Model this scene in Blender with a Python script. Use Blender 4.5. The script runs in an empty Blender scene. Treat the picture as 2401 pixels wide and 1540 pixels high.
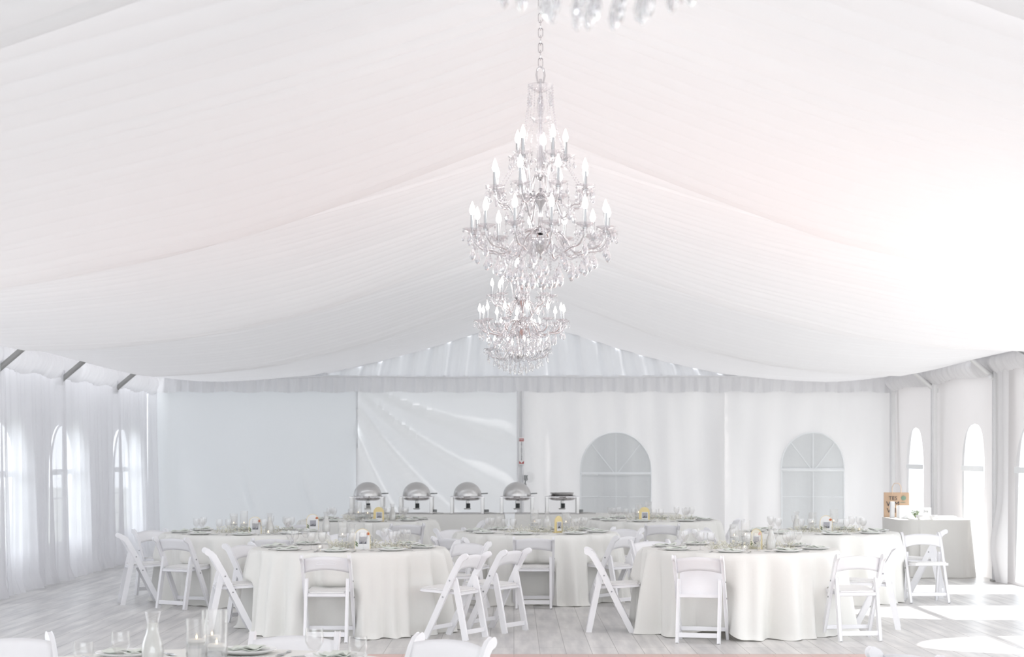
import bpy, math, random
from math import sin, cos, pi, radians, sqrt, exp, atan2, floor
from mathutils import Vector, Matrix
from mathutils.geometry import delaunay_2d_cdt
random.seed(7)
R = random.Random(11)
C = bpy.context.scene.collection
S = bpy.context.scene

# ------------------------------------------------------------------ camera
FOC = 4150.0                       # focal length in pixels of a 2401 px wide frame
VX, HY, EYE = 1205.0, 1064.0, 1.64
cam_d = bpy.data.cameras.new('camera'); cam = bpy.data.objects.new('camera', cam_d); C.objects.link(cam)
cam.location = (0, 0, EYE); cam.rotation_euler = (radians(90), 0, 0)
cam_d.sensor_width = 36; cam_d.lens = 36*FOC/2401
cam_d.shift_x = -(VX-1200.5)/2401; cam_d.shift_y = (HY-770)/2401
cam_d.clip_start = .1; cam_d.clip_end = 300
cam_d.dof.use_dof = True; cam_d.dof.focus_distance = 12.5; cam_d.dof.aperture_fstop = 4.5
S.camera = cam
# ------------------------------------------------------------------ world, sun, exposure
W = bpy.data.worlds.new('sky'); S.world = W; W.use_nodes = True
bg = W.node_tree.nodes['Background']; bg.inputs[0].default_value = (.90, .95, 1.0, 1); bg.inputs[1].default_value = 1.95
sd = bpy.data.lights.new('sun', 'SUN'); sun = bpy.data.objects.new('sun', sd); C.objects.link(sun)
sd.energy = 5.6; sd.angle = radians(.6); sd.color = (1, .965, .93)
sun.rotation_euler = Vector((-cos(radians(36)), -.02, -sin(radians(36)))).to_track_quat('-Z', 'Y').to_euler()
sun.location = (20, 15, 15)
S.view_settings.view_transform = 'Standard'; S.view_settings.look = 'None'
S.view_settings.exposure = 0.95; S.view_settings.gamma = 1.0; S.view_settings.use_curve_mapping = False
S.cycles.max_bounces = 10; S.cycles.diffuse_bounces = 5; S.cycles.glossy_bounces = 4
S.cycles.transmission_bounces = 8; S.cycles.transparent_max_bounces = 24
S.cycles.caustics_refractive = False; S.cycles.caustics_reflective = False
S.cycles.use_denoising = True; S.cycles.sample_clamp_indirect = 6

# ------------------------------------------------------------------ materials
def mat(name, col, rough=.6, metal=0, spec=.5, emit=None, es=1, trans=0, ior=1.45, bump=None, alpha=1):
    m = bpy.data.materials.new(name); m.use_nodes = True; nt = m.node_tree
    b = nt.nodes['Principled BSDF']
    b.inputs['Base Color'].default_value = (*col, 1); b.inputs['Roughness'].default_value = rough
    b.inputs['Metallic'].default_value = metal; b.inputs['Specular IOR Level'].default_value = spec
    b.inputs['Transmission Weight'].default_value = trans; b.inputs['IOR'].default_value = ior
    b.inputs['Alpha'].default_value = alpha
    # slight procedural variation on every surface
    n = nt.nodes.new('ShaderNodeTexNoise'); tc = nt.nodes.new('ShaderNodeTexCoord')
    nt.links.new(tc.outputs['Object'], n.inputs['Vector']); n.inputs['Scale'].default_value = bump[0] if bump else 9
    if bump:
        bp = nt.nodes.new('ShaderNodeBump'); bp.inputs['Strength'].default_value = bump[1]; bp.inputs['Distance'].default_value = .02
        nt.links.new(n.outputs['Fac'], bp.inputs['Height']); nt.links.new(bp.outputs['Normal'], b.inputs['Normal'])
    if not trans:
        mx = nt.nodes.new('ShaderNodeMix'); mx.data_type = 'RGBA'
        mx.inputs['A'].default_value = (*[c*.96 for c in col], 1); mx.inputs['B'].default_value = (*[min(1, c*1.03) for c in col], 1)
        nt.links.new(n.outputs['Fac'], mx.inputs['Factor']); nt.links.new(mx.outputs['Result'], b.inputs['Base Color'])
    if emit:
        b.inputs['Emission Color'].default_value = (*emit, 1); b.inputs['Emission Strength'].default_value = es
    return m
def cloth_mat(name, col, tcol, k, weave=900, sheer=0, wr=None):
    """woven fabric: part of the light passes through it (k), sheer lets some view through"""
    m = bpy.data.materials.new(name); m.use_nodes = True; nt = m.node_tree; nt.nodes.clear(); L = nt.links
    o = nt.nodes.new('ShaderNodeOutputMaterial'); d = nt.nodes.new('ShaderNodeBsdfDiffuse'); t = nt.nodes.new('ShaderNodeBsdfTranslucent')
    d.inputs[0].default_value = (*col, 1); t.inputs[0].default_value = (*tcol, 1)
    x = nt.nodes.new('ShaderNodeMixShader'); x.inputs[0].default_value = k
    L.new(d.outputs[0], x.inputs[1]); L.new(t.outputs[0], x.inputs[2])
    n = nt.nodes.new('ShaderNodeTexNoise'); tc = nt.nodes.new('ShaderNodeTexCoord'); L.new(tc.outputs['Object'], n.inputs['Vector'])
    n.inputs['Scale'].default_value = wr[0] if wr else 5; n.inputs['Detail'].default_value = 4
    bp = nt.nodes.new('ShaderNodeBump'); bp.inputs['Strength'].default_value = wr[1] if wr else .12; bp.inputs['Distance'].default_value = .03
    L.new(n.outputs['Fac'], bp.inputs['Height']); L.new(bp.outputs['Normal'], d.inputs['Normal'])
    last = x
    if sheer:
        tr = nt.nodes.new('ShaderNodeBsdfTransparent'); y = nt.nodes.new('ShaderNodeMixShader'); y.inputs[0].default_value = sheer
        L.new(x.outputs[0], y.inputs[1]); L.new(tr.outputs[0], y.inputs[2]); last = y
    L.new(last.outputs[0], o.inputs[0]); return m
def clear_mat(name, tint=(1, 1, 1), rough=.03, body=.08, bcol=(.95, .97, .97)):
    """thin clear glass or vinyl: transparent with a fresnel reflection and a faint body colour"""
    m = bpy.data.materials.new(name); m.use_nodes = True; nt = m.node_tree; nt.nodes.clear(); L = nt.links
    o = nt.nodes.new('ShaderNodeOutputMaterial'); tr = nt.nodes.new('ShaderNodeBsdfTransparent'); g = nt.nodes.new('ShaderNodeBsdfGlossy')
    d = nt.nodes.new('ShaderNodeBsdfDiffuse'); d.inputs[0].default_value = (*bcol, 1)
    tr.inputs[0].default_value = (*tint, 1); g.inputs['Roughness'].default_value = rough
    lw = nt.nodes.new('ShaderNodeLayerWeight'); lw.inputs['Blend'].default_value = .5
    pw = nt.nodes.new('ShaderNodeMath'); pw.operation = 'POWER'; pw.inputs[1].default_value = 3.5; L.new(lw.outputs['Facing'], pw.inputs[0])
    f = nt.nodes.new('ShaderNodeMath'); f.operation = 'MULTIPLY_ADD'; f.inputs[1].default_value = .9; f.inputs[2].default_value = .06; L.new(pw.outputs[0], f.inputs[0])
    n = nt.nodes.new('ShaderNodeTexNoise'); n.inputs['Scale'].default_value = 14
    bp = nt.nodes.new('ShaderNodeBump'); bp.inputs['Strength'].default_value = .06; L.new(n.outputs['Fac'], bp.inputs['Height']); L.new(bp.outputs['Normal'], g.inputs['Normal'])
    a = nt.nodes.new('ShaderNodeMixShader'); a.inputs[0].default_value = body; L.new(tr.outputs[0], a.inputs[1]); L.new(d.outputs[0], a.inputs[2])
    b = nt.nodes.new('ShaderNodeMixShader'); L.new(f.outputs[0], b.inputs[0]); L.new(a.outputs[0], b.inputs[1]); L.new(g.outputs[0], b.inputs[2])
    L.new(b.outputs[0], o.inputs[0]); return m
M = {}
M['liner'] = cloth_mat('ceiling liner fabric', (.76, .755, .765), (.80, .785, .79), .072, wr=(3, .12))
M['linerfarshade'] = cloth_mat('shaded far ceiling liner fabric', (.76, .755, .765), (.80, .785, .795), .066, wr=(3, .12))  # same liner in the far bays; their shade is built in by lower transmission
M['wall'] = cloth_mat('tent wall vinyl', (.82, .81, .815), (.70, .71, .73), .13, wr=(2.2, .25))
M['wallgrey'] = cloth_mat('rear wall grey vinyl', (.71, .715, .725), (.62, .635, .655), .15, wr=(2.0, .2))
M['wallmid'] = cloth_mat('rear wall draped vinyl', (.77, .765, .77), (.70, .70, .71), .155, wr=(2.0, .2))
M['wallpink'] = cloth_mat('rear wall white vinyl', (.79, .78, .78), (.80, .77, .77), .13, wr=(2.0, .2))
M['gable'] = cloth_mat('gable pleats', (.77, .77, .785), (.7, .7, .72), .13)
M['wallsun'] = cloth_mat('sunny side tent wall vinyl', (.80, .785, .79), (.75, .73, .73), .055, wr=(2.2, .3))
M['valance'] = cloth_mat('gathered valance', (.87, .865, .875), (.85, .85, .87), .30)
M['sheer'] = cloth_mat('sheer curtain', (.88, .87, .885), (.90, .90, .93), .45, sheer=.22)
M['cloth'] = cloth_mat('ivory table linen', (.92, .912, .88), (.85, .84, .79), .10, wr=(14, .1))
M['beige'] = cloth_mat('beige buffet linen', (.84, .83, .80), (.6, .59, .55), .08, wr=(14, .1))
M['chair'] = mat('white resin', (.91, .905, .925), .38)
M['pad'] = mat('white vinyl seat pad', (.88, .87, .86), .5)
M['bolt'] = mat('steel bolt', (.35, .35, .36), .35, 1)
M['china'] = mat('white china', (.92, .92, .915), .18)
M['napkin'] = mat('sage napkin cloth', (.77, .80, .74), .9, bump=(40, .3))
M['silver'] = mat('polished steel cutlery', (.55, .56, .57), .18, 1)
M['chrome'] = mat('chrome', (.70, .68, .69), .12, 1)
M['steel'] = mat('brushed stainless steel', (.60, .59, .58), .28, 1, bump=(3, .05))
M['dark'] = mat('black can', (.03, .035, .035), .4)
M['alu'] = mat('brushed aluminium', (.78, .78, .78), .45, .3)
M['alud'] = mat('grey aluminium brace', (.42, .42, .41), .5, .4)
M['white'] = mat('white painted metal', (.82, .82, .83), .45)
M['glass'] = clear_mat('clear drinking glass', (.985, .982, .98), .03, .03)
M['vinyl'] = clear_mat('clear window vinyl', (.98, .99, 1), .1, .06)
M['frost'] = mat('cloudy drink', (.88, .88, .85), .35, trans=0)
M['wax'] = mat('white wax', (.88, .87, .84), .5)
M['flame'] = mat('candle flame', (1, .8, .5), .5, emit=(1, .75, .4), es=3)
M['bulb'] = mat('lit flame bulb', (1, 1, 1), .4, emit=(1, .95, .90), es=7)
M['crystal'] = mat('cut crystal', (.96, .95, .97), .02, trans=.9, ior=1.42)
M['bead'] = clear_mat('crystal bead', (.97, .96, .97), .04, .16, (.9, .88, .9))
M['gold'] = mat('gold card', (.80, .66, .34), .35, .2)
M['cream'] = mat('cream card', (.93, .90, .78), .6)
M['paper'] = mat('white paper', (.88, .88, .88), .7)
M['photo'] = mat('grey photo print', (.42, .42, .46), .5)
M['ink'] = mat('black ink', (.06, .06, .07), .6)
M['kraft'] = mat('brown kraft paper', (.60, .43, .30), .8)
M['green'] = mat('green leaves', (.20, .27, .12), .7)
M['inkgreen'] = mat('green print', (.22, .32, .24), .7)
M['orange'] = mat('orange petals', (.75, .25, .10), .7)
M['stem'] = mat('pale dried stems', (.50, .49, .36), .8)
M['bloom'] = mat('tiny ivory blooms', (.84, .82, .72), .8)
M['red'] = mat('red sign print', (.50, .07, .07), .5)
M['greyplastic'] = mat('grey plastic', (.30, .31, .31), .5)
M['bar'] = mat('white window bar', (.88, .90, .91), .5)
M['rearpane'] = cloth_mat('cloudy rear window vinyl', (.80, .815, .82), (.74, .76, .77), .19, wr=(3, .5))
M['grass'] = mat('pale ground', (.30, .31, .29), .9)

def floor_mat():
    m = bpy.data.materials.new('grey wood planks'); m.use_nodes = True; nt = m.node_tree; L = nt.links; b = nt.nodes['Principled BSDF']
    tc = nt.nodes.new('ShaderNodeTexCoord'); mp = nt.nodes.new('ShaderNodeMapping'); mp.inputs['Rotation'].default_value = (0, 0, pi/2)
    L.new(tc.outputs['Object'], mp.inputs['Vector'])
    br = nt.nodes.new('ShaderNodeTexBrick'); L.new(mp.outputs[0], br.inputs['Vector'])
    br.inputs['Scale'].default_value = 1; br.inputs['Brick Width'].default_value = 1.25; br.inputs['Row Height'].default_value = .215
    br.inputs['Mortar Size'].default_value = .0035; br.inputs['Mortar Smooth'].default_value = .2
    br.inputs['Color1'].default_value = (.68, .67, .665, 1); br.inputs['Color2'].default_value = (.78, .77, .76, 1); br.inputs['Mortar'].default_value = (.42, .41, .40, 1)
    mp2 = nt.nodes.new('ShaderNodeMapping'); mp2.inputs['Scale'].default_value = (7, .7, 1); L.new(tc.outputs['Object'], mp2.inputs['Vector'])
    n = nt.nodes.new('ShaderNodeTexNoise'); n.inputs['Scale'].default_value = 1.6; n.inputs['Detail'].default_value = 8; L.new(mp2.outputs[0], n.inputs['Vector'])
    cr = nt.nodes.new('ShaderNodeValToRGB'); cr.color_ramp.elements[0].position = .3; cr.color_ramp.elements[0].color = (.70, .70, .70, 1)
    cr.color_ramp.elements[1].position = .72; cr.color_ramp.elements[1].color = (1.06, 1.05, 1.03, 1); L.new(n.outputs['Fac'], cr.inputs[0])
    mx = nt.nodes.new('ShaderNodeMix'); mx.data_type = 'RGBA'; mx.blend_type = 'MULTIPLY'; mx.inputs['Factor'].default_value = 1
    L.new(br.outputs['Color'], mx.inputs['A']); L.new(cr.outputs[0], mx.inputs['B']); L.new(mx.outputs['Result'], b.inputs['Base Color'])
    b.inputs['Roughness'].default_value = .33; b.inputs['Specular IOR Level'].default_value = .5
    return m
M['floor'] = floor_mat()
def dance_mat():
    m = mat('rose wood dance floor', (.62, .42, .37), .35); nt = m.node_tree; L = nt.links; b = nt.nodes['Principled BSDF']
    tc = nt.nodes.new('ShaderNodeTexCoord'); br = nt.nodes.new('ShaderNodeTexBrick'); L.new(tc.outputs['Object'], br.inputs['Vector'])
    br.inputs['Scale'].default_value = 1; br.inputs['Brick Width'].default_value = .3; br.inputs['Row Height'].default_value = .3; br.inputs['Mortar Size'].default_value = .002
    br.inputs['Color1'].default_value = (.66, .44, .39, 1); br.inputs['Color2'].default_value = (.60, .42, .38, 1); br.inputs['Mortar'].default_value = (.45, .3, .27, 1)
    L.new(br.outputs['Color'], b.inputs['Base Color']); return m
M['dance'] = dance_mat()

# ------------------------------------------------------------------ mesh helpers
class MB:
    def __init__(s): s.v = []; s.f = []; s.T = Matrix.Identity(4)
    def add(s, vs, fs):
        o = len(s.v); s.v += [tuple(s.T @ Vector(p)) for p in vs]; s.f += [tuple(i+o for i in f) for f in fs]; return s
    def box(s, cx, cy, cz, sx, sy, sz, rot=None):
        p = []
        for a in (-.5, .5):
            for b in (-.5, .5):
                for c in (-.5, .5):
                    q = Vector((a*sx, b*sy, c*sz))
                    if rot: q = rot @ q
                    p.append((q.x+cx, q.y+cy, q.z+cz))
        return s.add(p, [(0, 1, 3, 2), (4, 6, 7, 5), (0, 4, 5, 1), (2, 3, 7, 6), (0, 2, 6, 4), (1, 5, 7, 3)])
    def tube(s, pts, r, n=8, cap=True):
        pts = [Vector(p) for p in pts]; m = len(pts); vs = []; up = None
        for i, p in enumerate(pts):
            t = (pts[min(i+1, m-1)]-pts[max(i-1, 0)]).normalized()
            if up is None: up = Vector((0, 0, 1)) if abs(t.z) < .9 else Vector((1, 0, 0))
            a = t.cross(up); a = a.normalized() if a.length > 1e-6 else Vector((1, 0, 0)); up = a.cross(t).normalized()
            rr = r[i] if isinstance(r, (list, tuple)) else r
            for k in range(n):
                g = 2*pi*k/n; vs.append(tuple(p+a*cos(g)*rr+up*sin(g)*rr))
        fs = [(i*n+k, i*n+(k+1) % n, (i+1)*n+(k+1) % n, (i+1)*n+k) for i in range(m-1) for k in range(n)]
        if cap: fs += [tuple(range(n))[::-1], tuple((m-1)*n+k for k in range(n))]
        return s.add(vs, fs)
    def lathe(s, prof, n=24, cx=0, cy=0, cz=0, cap=False):
        vs = [(cx+r*cos(2*pi*k/n), cy+r*sin(2*pi*k/n), cz+z) for r, z in prof for k in range(n)]
        fs = [(i*n+k, i*n+(k+1) % n, (i+1)*n+(k+1) % n, (i+1)*n+k) for i in range(len(prof)-1) for k in range(n)]
        if cap: fs += [tuple(range(n))[::-1], tuple((len(prof)-1)*n+k for k in range(n))]
        return s.add(vs, fs)
    def prism(s, poly, lo, hi, axis='x'):
        n = len(poly)
        f = {'x': lambda a, b, c: (c, a, b), 'y': lambda a, b, c: (a, c, b), 'z': lambda a, b, c: (a, b, c)}[axis]
        vs = [f(a, b, lo) for a, b in poly]+[f(a, b, hi) for a, b in poly]
        return s.add(vs, [tuple(range(n)), tuple(range(2*n-1, n-1, -1))]+[(i, (i+1) % n, n+(i+1) % n, n+i) for i in range(n)])
    def grid(s, fn, nu, nv, wrap=False):
        vs = [fn(i/nu, j/nv) for j in range(nv+1) for i in range(nu if wrap else nu+1)]
        w = nu if wrap else nu+1
        return s.add(vs, [(j*w+i, j*w+(i+1) % w, (j+1)*w+(i+1) % w, (j+1)*w+i) for j in range(nv) for i in range(nu)])
    def ball(s, c, r, n=8, sz=1.0, m=None):
        m = m or max(3, n//2)
        return s.lathe([(max(1e-4, r*sin(pi*i/m)), -r*sz*cos(pi*i/m)) for i in range(m+1)], n, *c)
    def build(s, name, m, parent=None, smooth=35, bevel=0, solid=0, kind=None, label=None):
        me = bpy.data.meshes.new(name); me.from_pydata(s.v, [], s.f); me.validate(); me.materials.append(m if not isinstance(m, str) else M[m])
        if smooth:
            me.polygons.foreach_set('use_smooth', [True]*len(me.polygons)); me.set_sharp_from_angle(angle=radians(smooth))
        me.update()
        o = bpy.data.objects.new(name, me); C.objects.link(o)
        if parent is not None: o.parent = parent
        if solid:
            md = o.modifiers.new('thickness', 'SOLIDIFY'); md.thickness = solid
        if bevel:
            md = o.modifiers.new('bevel', 'BEVEL'); md.width = bevel; md.segments = 2; md.limit_method = 'ANGLE'
        if kind: o['kind'] = kind
        if label: o['label'] = label
        return o
def thing(name, loc=(0, 0, 0), rz=0, label=None, cat=None, group=None):
    o = bpy.data.objects.new(name, None); C.objects.link(o); o.empty_display_size = .1
    o.location = loc; o.rotation_euler = (0, 0, rz); tag(o, label, cat, group); return o
def tag(o, label=None, cat=None, group=None, kind=None):
    if label: o['label'] = label
    if cat: o['category'] = cat
    if group: o['group'] = group
    if kind: o['kind'] = kind
    return o
used = set()
def dup(root, loc, rz, label, group=None, first=True):
    """first use moves the original, afterwards copies it with its parts and sub-parts"""
    if root.name not in used:
        used.add(root.name); r = root
    else:
        r = root.copy(); C.objects.link(r)
        for ch in list(root.children):
            c = ch.copy(); C.objects.link(c); c.parent = r
            for g in list(ch.children):
                d = g.copy(); C.objects.link(d); d.parent = c
    r.location = loc; r.rotation_euler = (r.rotation_euler[0], r.rotation_euler[1], rz)
    r['label'] = label
    if group: r['group'] = group
    return r
def struct(o): o['kind'] = 'structure'; return o
def lerp(a, b, t): return a+(b-a)*t
def interp(tab, x):
    if x <= tab[0][0]: return tab[0][1]
    for (a, fa), (b, fb) in zip(tab, tab[1:]):
        if x <= b:
            t = (x-a)/(b-a); return fa+(fb-fa)*t
    return tab[-1][1]

# ------------------------------------------------------------------ the tent shell
XL, XR, XC, YR = -5.95, 6.30, .13, 29.3
Y0 = -4.0
PT = [(0, 2.32), (.06, 2.285), (.85, 2.02), (1.6, 1.79), (2.4, 1.575), (3.3, 1.375), (4.2, 1.27), (5.1, 1.225), (5.6, 1.235), (6.2, 1.29)]
def prof(x):
    a = abs(x-XC)
    h = 0
    for d in (-.25, -.12, 0, .12, .25): h += interp(PT, max(0, a+d*(min(1, a/.4))))
    return EYE+h/5
SEAM = [29.3, 23.5, 17.8, 12.1, 6.4, .7, -5]
pleats = []
y = -5.0
while y < 30:
    w = R.uniform(.10, .34); pleats.append((y, w, R.uniform(.35, 1), R.random())); y += w
PX = [p[0] for p in pleats]
import bisect
def pleat(y, a, x):
    i = max(0, bisect.bisect(PX, y)-1); p = pleats[i]; t = (y-p[0])/p[1]
    # pleats are crisp at the ridge and fan out, a few running on to the eaves
    k = (.062 if x < XC else .036)*exp(-a/1.5)+.011*(1 if p[3] > .45 else .35)*exp(-((a-3.6)/2.6)**2)+.003
    return -k*p[2]*(max(0, sin(pi*min(1, max(0, t))))**.6)
def seam_sag(y, a):
    for hi, lo in zip(SEAM, SEAM[1:]):
        if y > lo:
            u = (y-lo)/(hi-lo); return -(.05+.15*min(1, a/2))*(.25 if hi > 29 else 1)*u**2*(1 if a < 5 else max(0, 6-a))
    return 0
def ceil_z(x, y):
    a = abs(x-XC); yy = y + .25*sin(x*.9+y*.35)*min(1, a/3)
    return prof(x)+pleat(yy, a, x)+seam_sag(y, a)
xs = [XL+(XR-XL)*i/84 for i in range(85)]
xs = sorted(xs+[XC-.02, XC+.02])
for hi, lo in zip(SEAM, SEAM[1:]):
    lo2 = max(lo, Y0); 
    if hi <= lo2: continue
    ny = int((hi-lo2)/.02); nb = MB()
    nb.add([(x, lo2+(hi-lo2)*j/ny if j else lo2+.002, ceil_z(x, lo2+.002+(hi-lo2-.002)*j/ny)) for j in range(ny+1) for x in xs],
           [(j*len(xs)+i, j*len(xs)+i+1, (j+1)*len(xs)+i+1, (j+1)*len(xs)+i) for j in range(ny) for i in range(len(xs)-1)])
    struct(nb.build('ceiling', 'linerfarshade' if hi > 17.9 else 'liner', smooth=60))


struct(MB().grid(lambda u, v: (lerp(XL-.6, XR+.5, u), lerp(Y0-1, YR+.4, v), 0), 4, 8).build('floor', 'floor'))
g = MB().grid(lambda u, v: (lerp(-60, 60, u), lerp(-50, 90, v), -.06), 2, 2).build('ground', 'grass'); struct(g)

def arch_pts(cx, w, z0, ztop, n=14):
    """arched window outline (horizontal, z) anticlockwise"""
    r = w/2; zs = ztop-r*1.05
    return [(cx-r, z0), (cx+r, z0)]+[(cx+r*cos(pi*k/n), zs+r*1.05*sin(pi*k/n)) for k in range(n+1)]
def inside(p, poly):
    x, z = p; c = False; n = len(poly)
    for i in range(n):
        (x1, z1), (x2, z2) = poly[i], poly[i-1]
        if (z1 > z) != (z2 > z) and x < (x2-x1)*(z-z1)/(z2-z1)+x1: c = not c
    return c
def holed_wall(name, X, ya, yb, zt, holes, fn, m, step=.22):
    """side wall in the plane x = X with arched openings"""
    pts = []; edges = []
    ny = int((yb-ya)/step); nz = int(zt/step)
    for j in range(nz+1):
        for i in range(ny+1):
            p = (ya+(yb-ya)*i/ny, zt*j/nz)
            if any(abs(p[0]-q[0]) < .05 and abs(p[1]-q[1]) < .05 for h in holes for q in h): continue
            pts.append(p)
    for h in holes:
        o = len(pts); pts += h; edges += [(o+k, o+(k+1) % len(h)) for k in range(len(h))]
    V, E, F, _, _, _ = delaunay_2d_cdt([Vector(p) for p in pts], edges, [], 0, 1e-4)
    keep = []
    for f in F:
        c = sum((V[i] for i in f), Vector((0, 0)))/len(f)
        if not any(inside(c, h) for h in holes): keep.append(tuple(f))
    b = MB(); b.add([(X+fn(p[0], p[1]), p[0], p[1]) for p in V], keep)
    return struct(b.build(name, m, smooth=60))
# right wall (sun side): arched windows reaching nearly to the floor
RW = [(15.25, 1.5), (18.35, 1.62), (21.45, 1.45), (24.25, 1.1), (27.75, 1.1)]
zr = EYE+1.3
def wr_r(y, z): return .015*sin(y*3.1+z*1.1)+.012*sin(y*7.3-z*2.1)
holed_wall('wall_right', XR, 13.7, YR, zr, [arch_pts(a, w, .04, 2.05) for a, w in RW], wr_r, 'wallsun')
LW = [(14.9, 1.1), (18.2, 1.1), (20.9, 1.1), (23.7, 1.15), (27.35, 1.15)]
for X_, n_w in ((XR, 'wall_right_near'), (XL-.12, 'wall_left_near')): holed_wall(n_w, X_, Y0, 9.0, zr, [], wr_r, 'wall', .5)  # unseen side bays beyond these walls are left open to add fill light
holed_wall('wall_left', XL-.12, 13.0, YR, zr, [arch_pts(a, w, .47, 2.03) for a, w in LW], wr_r, 'wall')
wn = 0
def window(X, cx, w, z0, zt, side, zbar, grid_):
    global wn; wn += 1
    a = arch_pts(cx, w, z0, zt); b = MB(); b.add([(X+.002*side, p[0], p[1]) for p in a], [tuple(range(len(a)))])
    root = bpy.data.objects.new('window_%d' % wn, None); C.objects.link(root); struct(root)
    struct(b.build('pane', 'vinyl', root, smooth=0))
    f = MB(); f.box(X, cx, zbar, .012, w+.04, .075)
    r = w/2; zs = zt-r*1.05
    if grid_:
        for z in grid_: f.box(X, cx, z, .01, w+.02, .022)
        f.box(X, cx, (z0+zs)/2, .01, .022, zs-z0)
    for k in range(17 if grid_ else 0):
        p, q = (cx+r*cos(pi*k/16), zs+r*1.05*sin(pi*k/16)), (cx+r*cos(pi*(k+1)/16), zs+r*1.05*sin(pi*(k+1)/16))
        if k < 16: f.tube([(X, *p), (X, *q)], .014, 6)
    if grid_: f.tube([(X, cx-r, zs), (X, cx-r, z0)], .014, 6); f.tube([(X, cx+r, zs), (X, cx+r, z0)], .014, 6)
    struct(f.build('frame', 'bar', root))
for i, (a, w) in enumerate(RW):
    if a > 13: window(XR-.02, a, w, .04, 2.05, -1, 1.44, None)
for a, w in LW:
    if a > 17: window(XL-.10, a, w, .47, 2.03, 1, 1.40, (1.05, .75))

# rear wall with its drapes
def rear_off(x, z):
    return (rear_fold(x, z)+(.03 if x < -2.62 else .085 if x < .13 else .07))*max(0, min(1, (2.94-z)/.3))+.012
def rear_fold(x, z):
    if x < -2.62:
        d = .012*sin(x*5+z*1.4)+.01*sin(x*2.1-z*2)
        for cx in (-4.4, -3.45):       # creases near the bottom
            d += .05*exp(-((x-cx-.35*(1.1-z))/.07)**2)*exp(-((z-.95)/.35)**2)
        d += .05*exp(-((x+5.75)/.12)**2)
        return d
    if x < .13:
        ang = atan2(3.05-z, x+2.95+.001); r = sqrt((3.05-z)**2+(x+2.95)**2)
        return (.055*sin(ang*23+r*1.1)+.02*sin(ang*47+r*2.3))*min(1, r/1.5)*min(1, (.10-x)/.25)-.03
    if x < 3.48:
        v = .035*sin(x*7.5+.8*sin(z*1.3))+.022*sin(x*17+z*.9+sin(x*3))+.02*sin(x*5-z*2.4)
        if 3.0 < x: v += .09*((x-3.0)/.48)**2
        return v
    v = .03*sin(x*6.3+.7*z)+.022*sin(x*13-z*1.1)
    return v-.03*exp(-((x-3.48)/.15)**2)
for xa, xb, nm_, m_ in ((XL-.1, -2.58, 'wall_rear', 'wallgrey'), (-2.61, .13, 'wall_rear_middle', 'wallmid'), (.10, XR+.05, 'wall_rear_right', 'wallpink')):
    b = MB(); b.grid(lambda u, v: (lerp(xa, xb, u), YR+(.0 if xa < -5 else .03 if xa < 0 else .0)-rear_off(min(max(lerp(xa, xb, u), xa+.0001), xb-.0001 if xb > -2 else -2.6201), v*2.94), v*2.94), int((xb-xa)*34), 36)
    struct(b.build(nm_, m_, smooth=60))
# gable above the rope: gathered triangle
def gab(u, v):
    x = lerp(XL, XR, u); zt = prof(x)+.03; z = lerp(2.88, max(2.90, zt), v)
    ph = (x-XC)*(17 if x < XC else 15)+ (1-v)*1.6*(1 if x < XC else -1)
    return (x, YR-.03-.035*sin(ph)-.018*sin(ph*2.3+1), z)
struct(MB().grid(gab, 460, 10).build('wall_gable', 'gable', smooth=60))
# pleated valance and rope along the rear
def valr(u, v):
    x = lerp(XL, XR, u); z = lerp(2.895, 2.655+.012*sin(x*9), v)
    return (x, YR-.20-.028*sin(x*27+1.5*sin(x*2.2)+v*.4)*(.35+v)-.012*sin(x*61), z)
struct(MB().grid(valr, 520, 6).build('trim_1', 'valance', smooth=60))
struct(MB().tube([(lerp(XL, XR, i/40), YR-.21, 2.905+.008*sin(i*.7)) for i in range(41)], .014, 6).build('trim_2', 'white'))

# rear arched windows (closed, cloudy) with bars
def rear_window(cx, w, dim):
    global wn; wn += 1
    root = bpy.data.objects.new('window_%d' % wn, None); C.objects.link(root); struct(root)
    a = arch_pts(cx, w, .35, 1.99, 20)
    pts = [Vector(p) for p in a]; o = len(pts); ed = [(k, (k+1) % o) for k in range(o)]
    for j in range(1, 16):
        for i in range(1, 12):
            p = (cx-w/2+w*i/12, .35+1.62*j/16)
            if inside(p, a) and min((Vector(p)-q).length for q in pts[:o]) > .05: pts.append(Vector(p))
    V, E, F, *_ = delaunay_2d_cdt(pts, ed, [], 1, 1e-4)
    rr = lambda x, z: YR-.075-.25*rear_off(x, z)-.5*.0
    b = MB(); b.add([(p[0], YR-.03-rear_off(p[0], p[1])-dim, p[1]) for p in V], [tuple(f) for f in F])
    struct(b.build('pane', 'rearpane', root, smooth=60))
    f = MB(); r = w/2; zs = 1.99-r*1.05
    def ln(p, q, rad):
        f.tube([(lerp(p[0], q[0], t/8), YR-.035-rear_off(lerp(p[0], q[0], t/8), lerp(p[1], q[1], t/8))-dim, lerp(p[1], q[1], t/8)) for t in range(9)], rad, 6)
    for k in range(16): ln((cx+r*cos(pi*k/16), zs+r*1.05*sin(pi*k/16)), (cx+r*cos(pi*(k+1)/16), zs+r*1.05*sin(pi*(k+1)/16)), .012)
    ln((cx-r, zs), (cx-r, .35), .012); ln((cx+r, zs), (cx+r, .35), .012)
    for an in (45, 90, 135): ln((cx+.05*cos(radians(an)), zs-.05), (cx+r*cos(radians(an)), zs+r*1.05*sin(radians(an))), .009)
    ln((cx-r, zs-.07), (cx+r, zs-.07), .03); ln((cx-r, .93), (cx+r, .93), .008); ln((cx, .35), (cx, zs), .007)
    struct(f.build('frame', 'bar', root))
rear_window(1.68, 1.16, .0); rear_window(4.93, 1.03, -.01)

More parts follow.
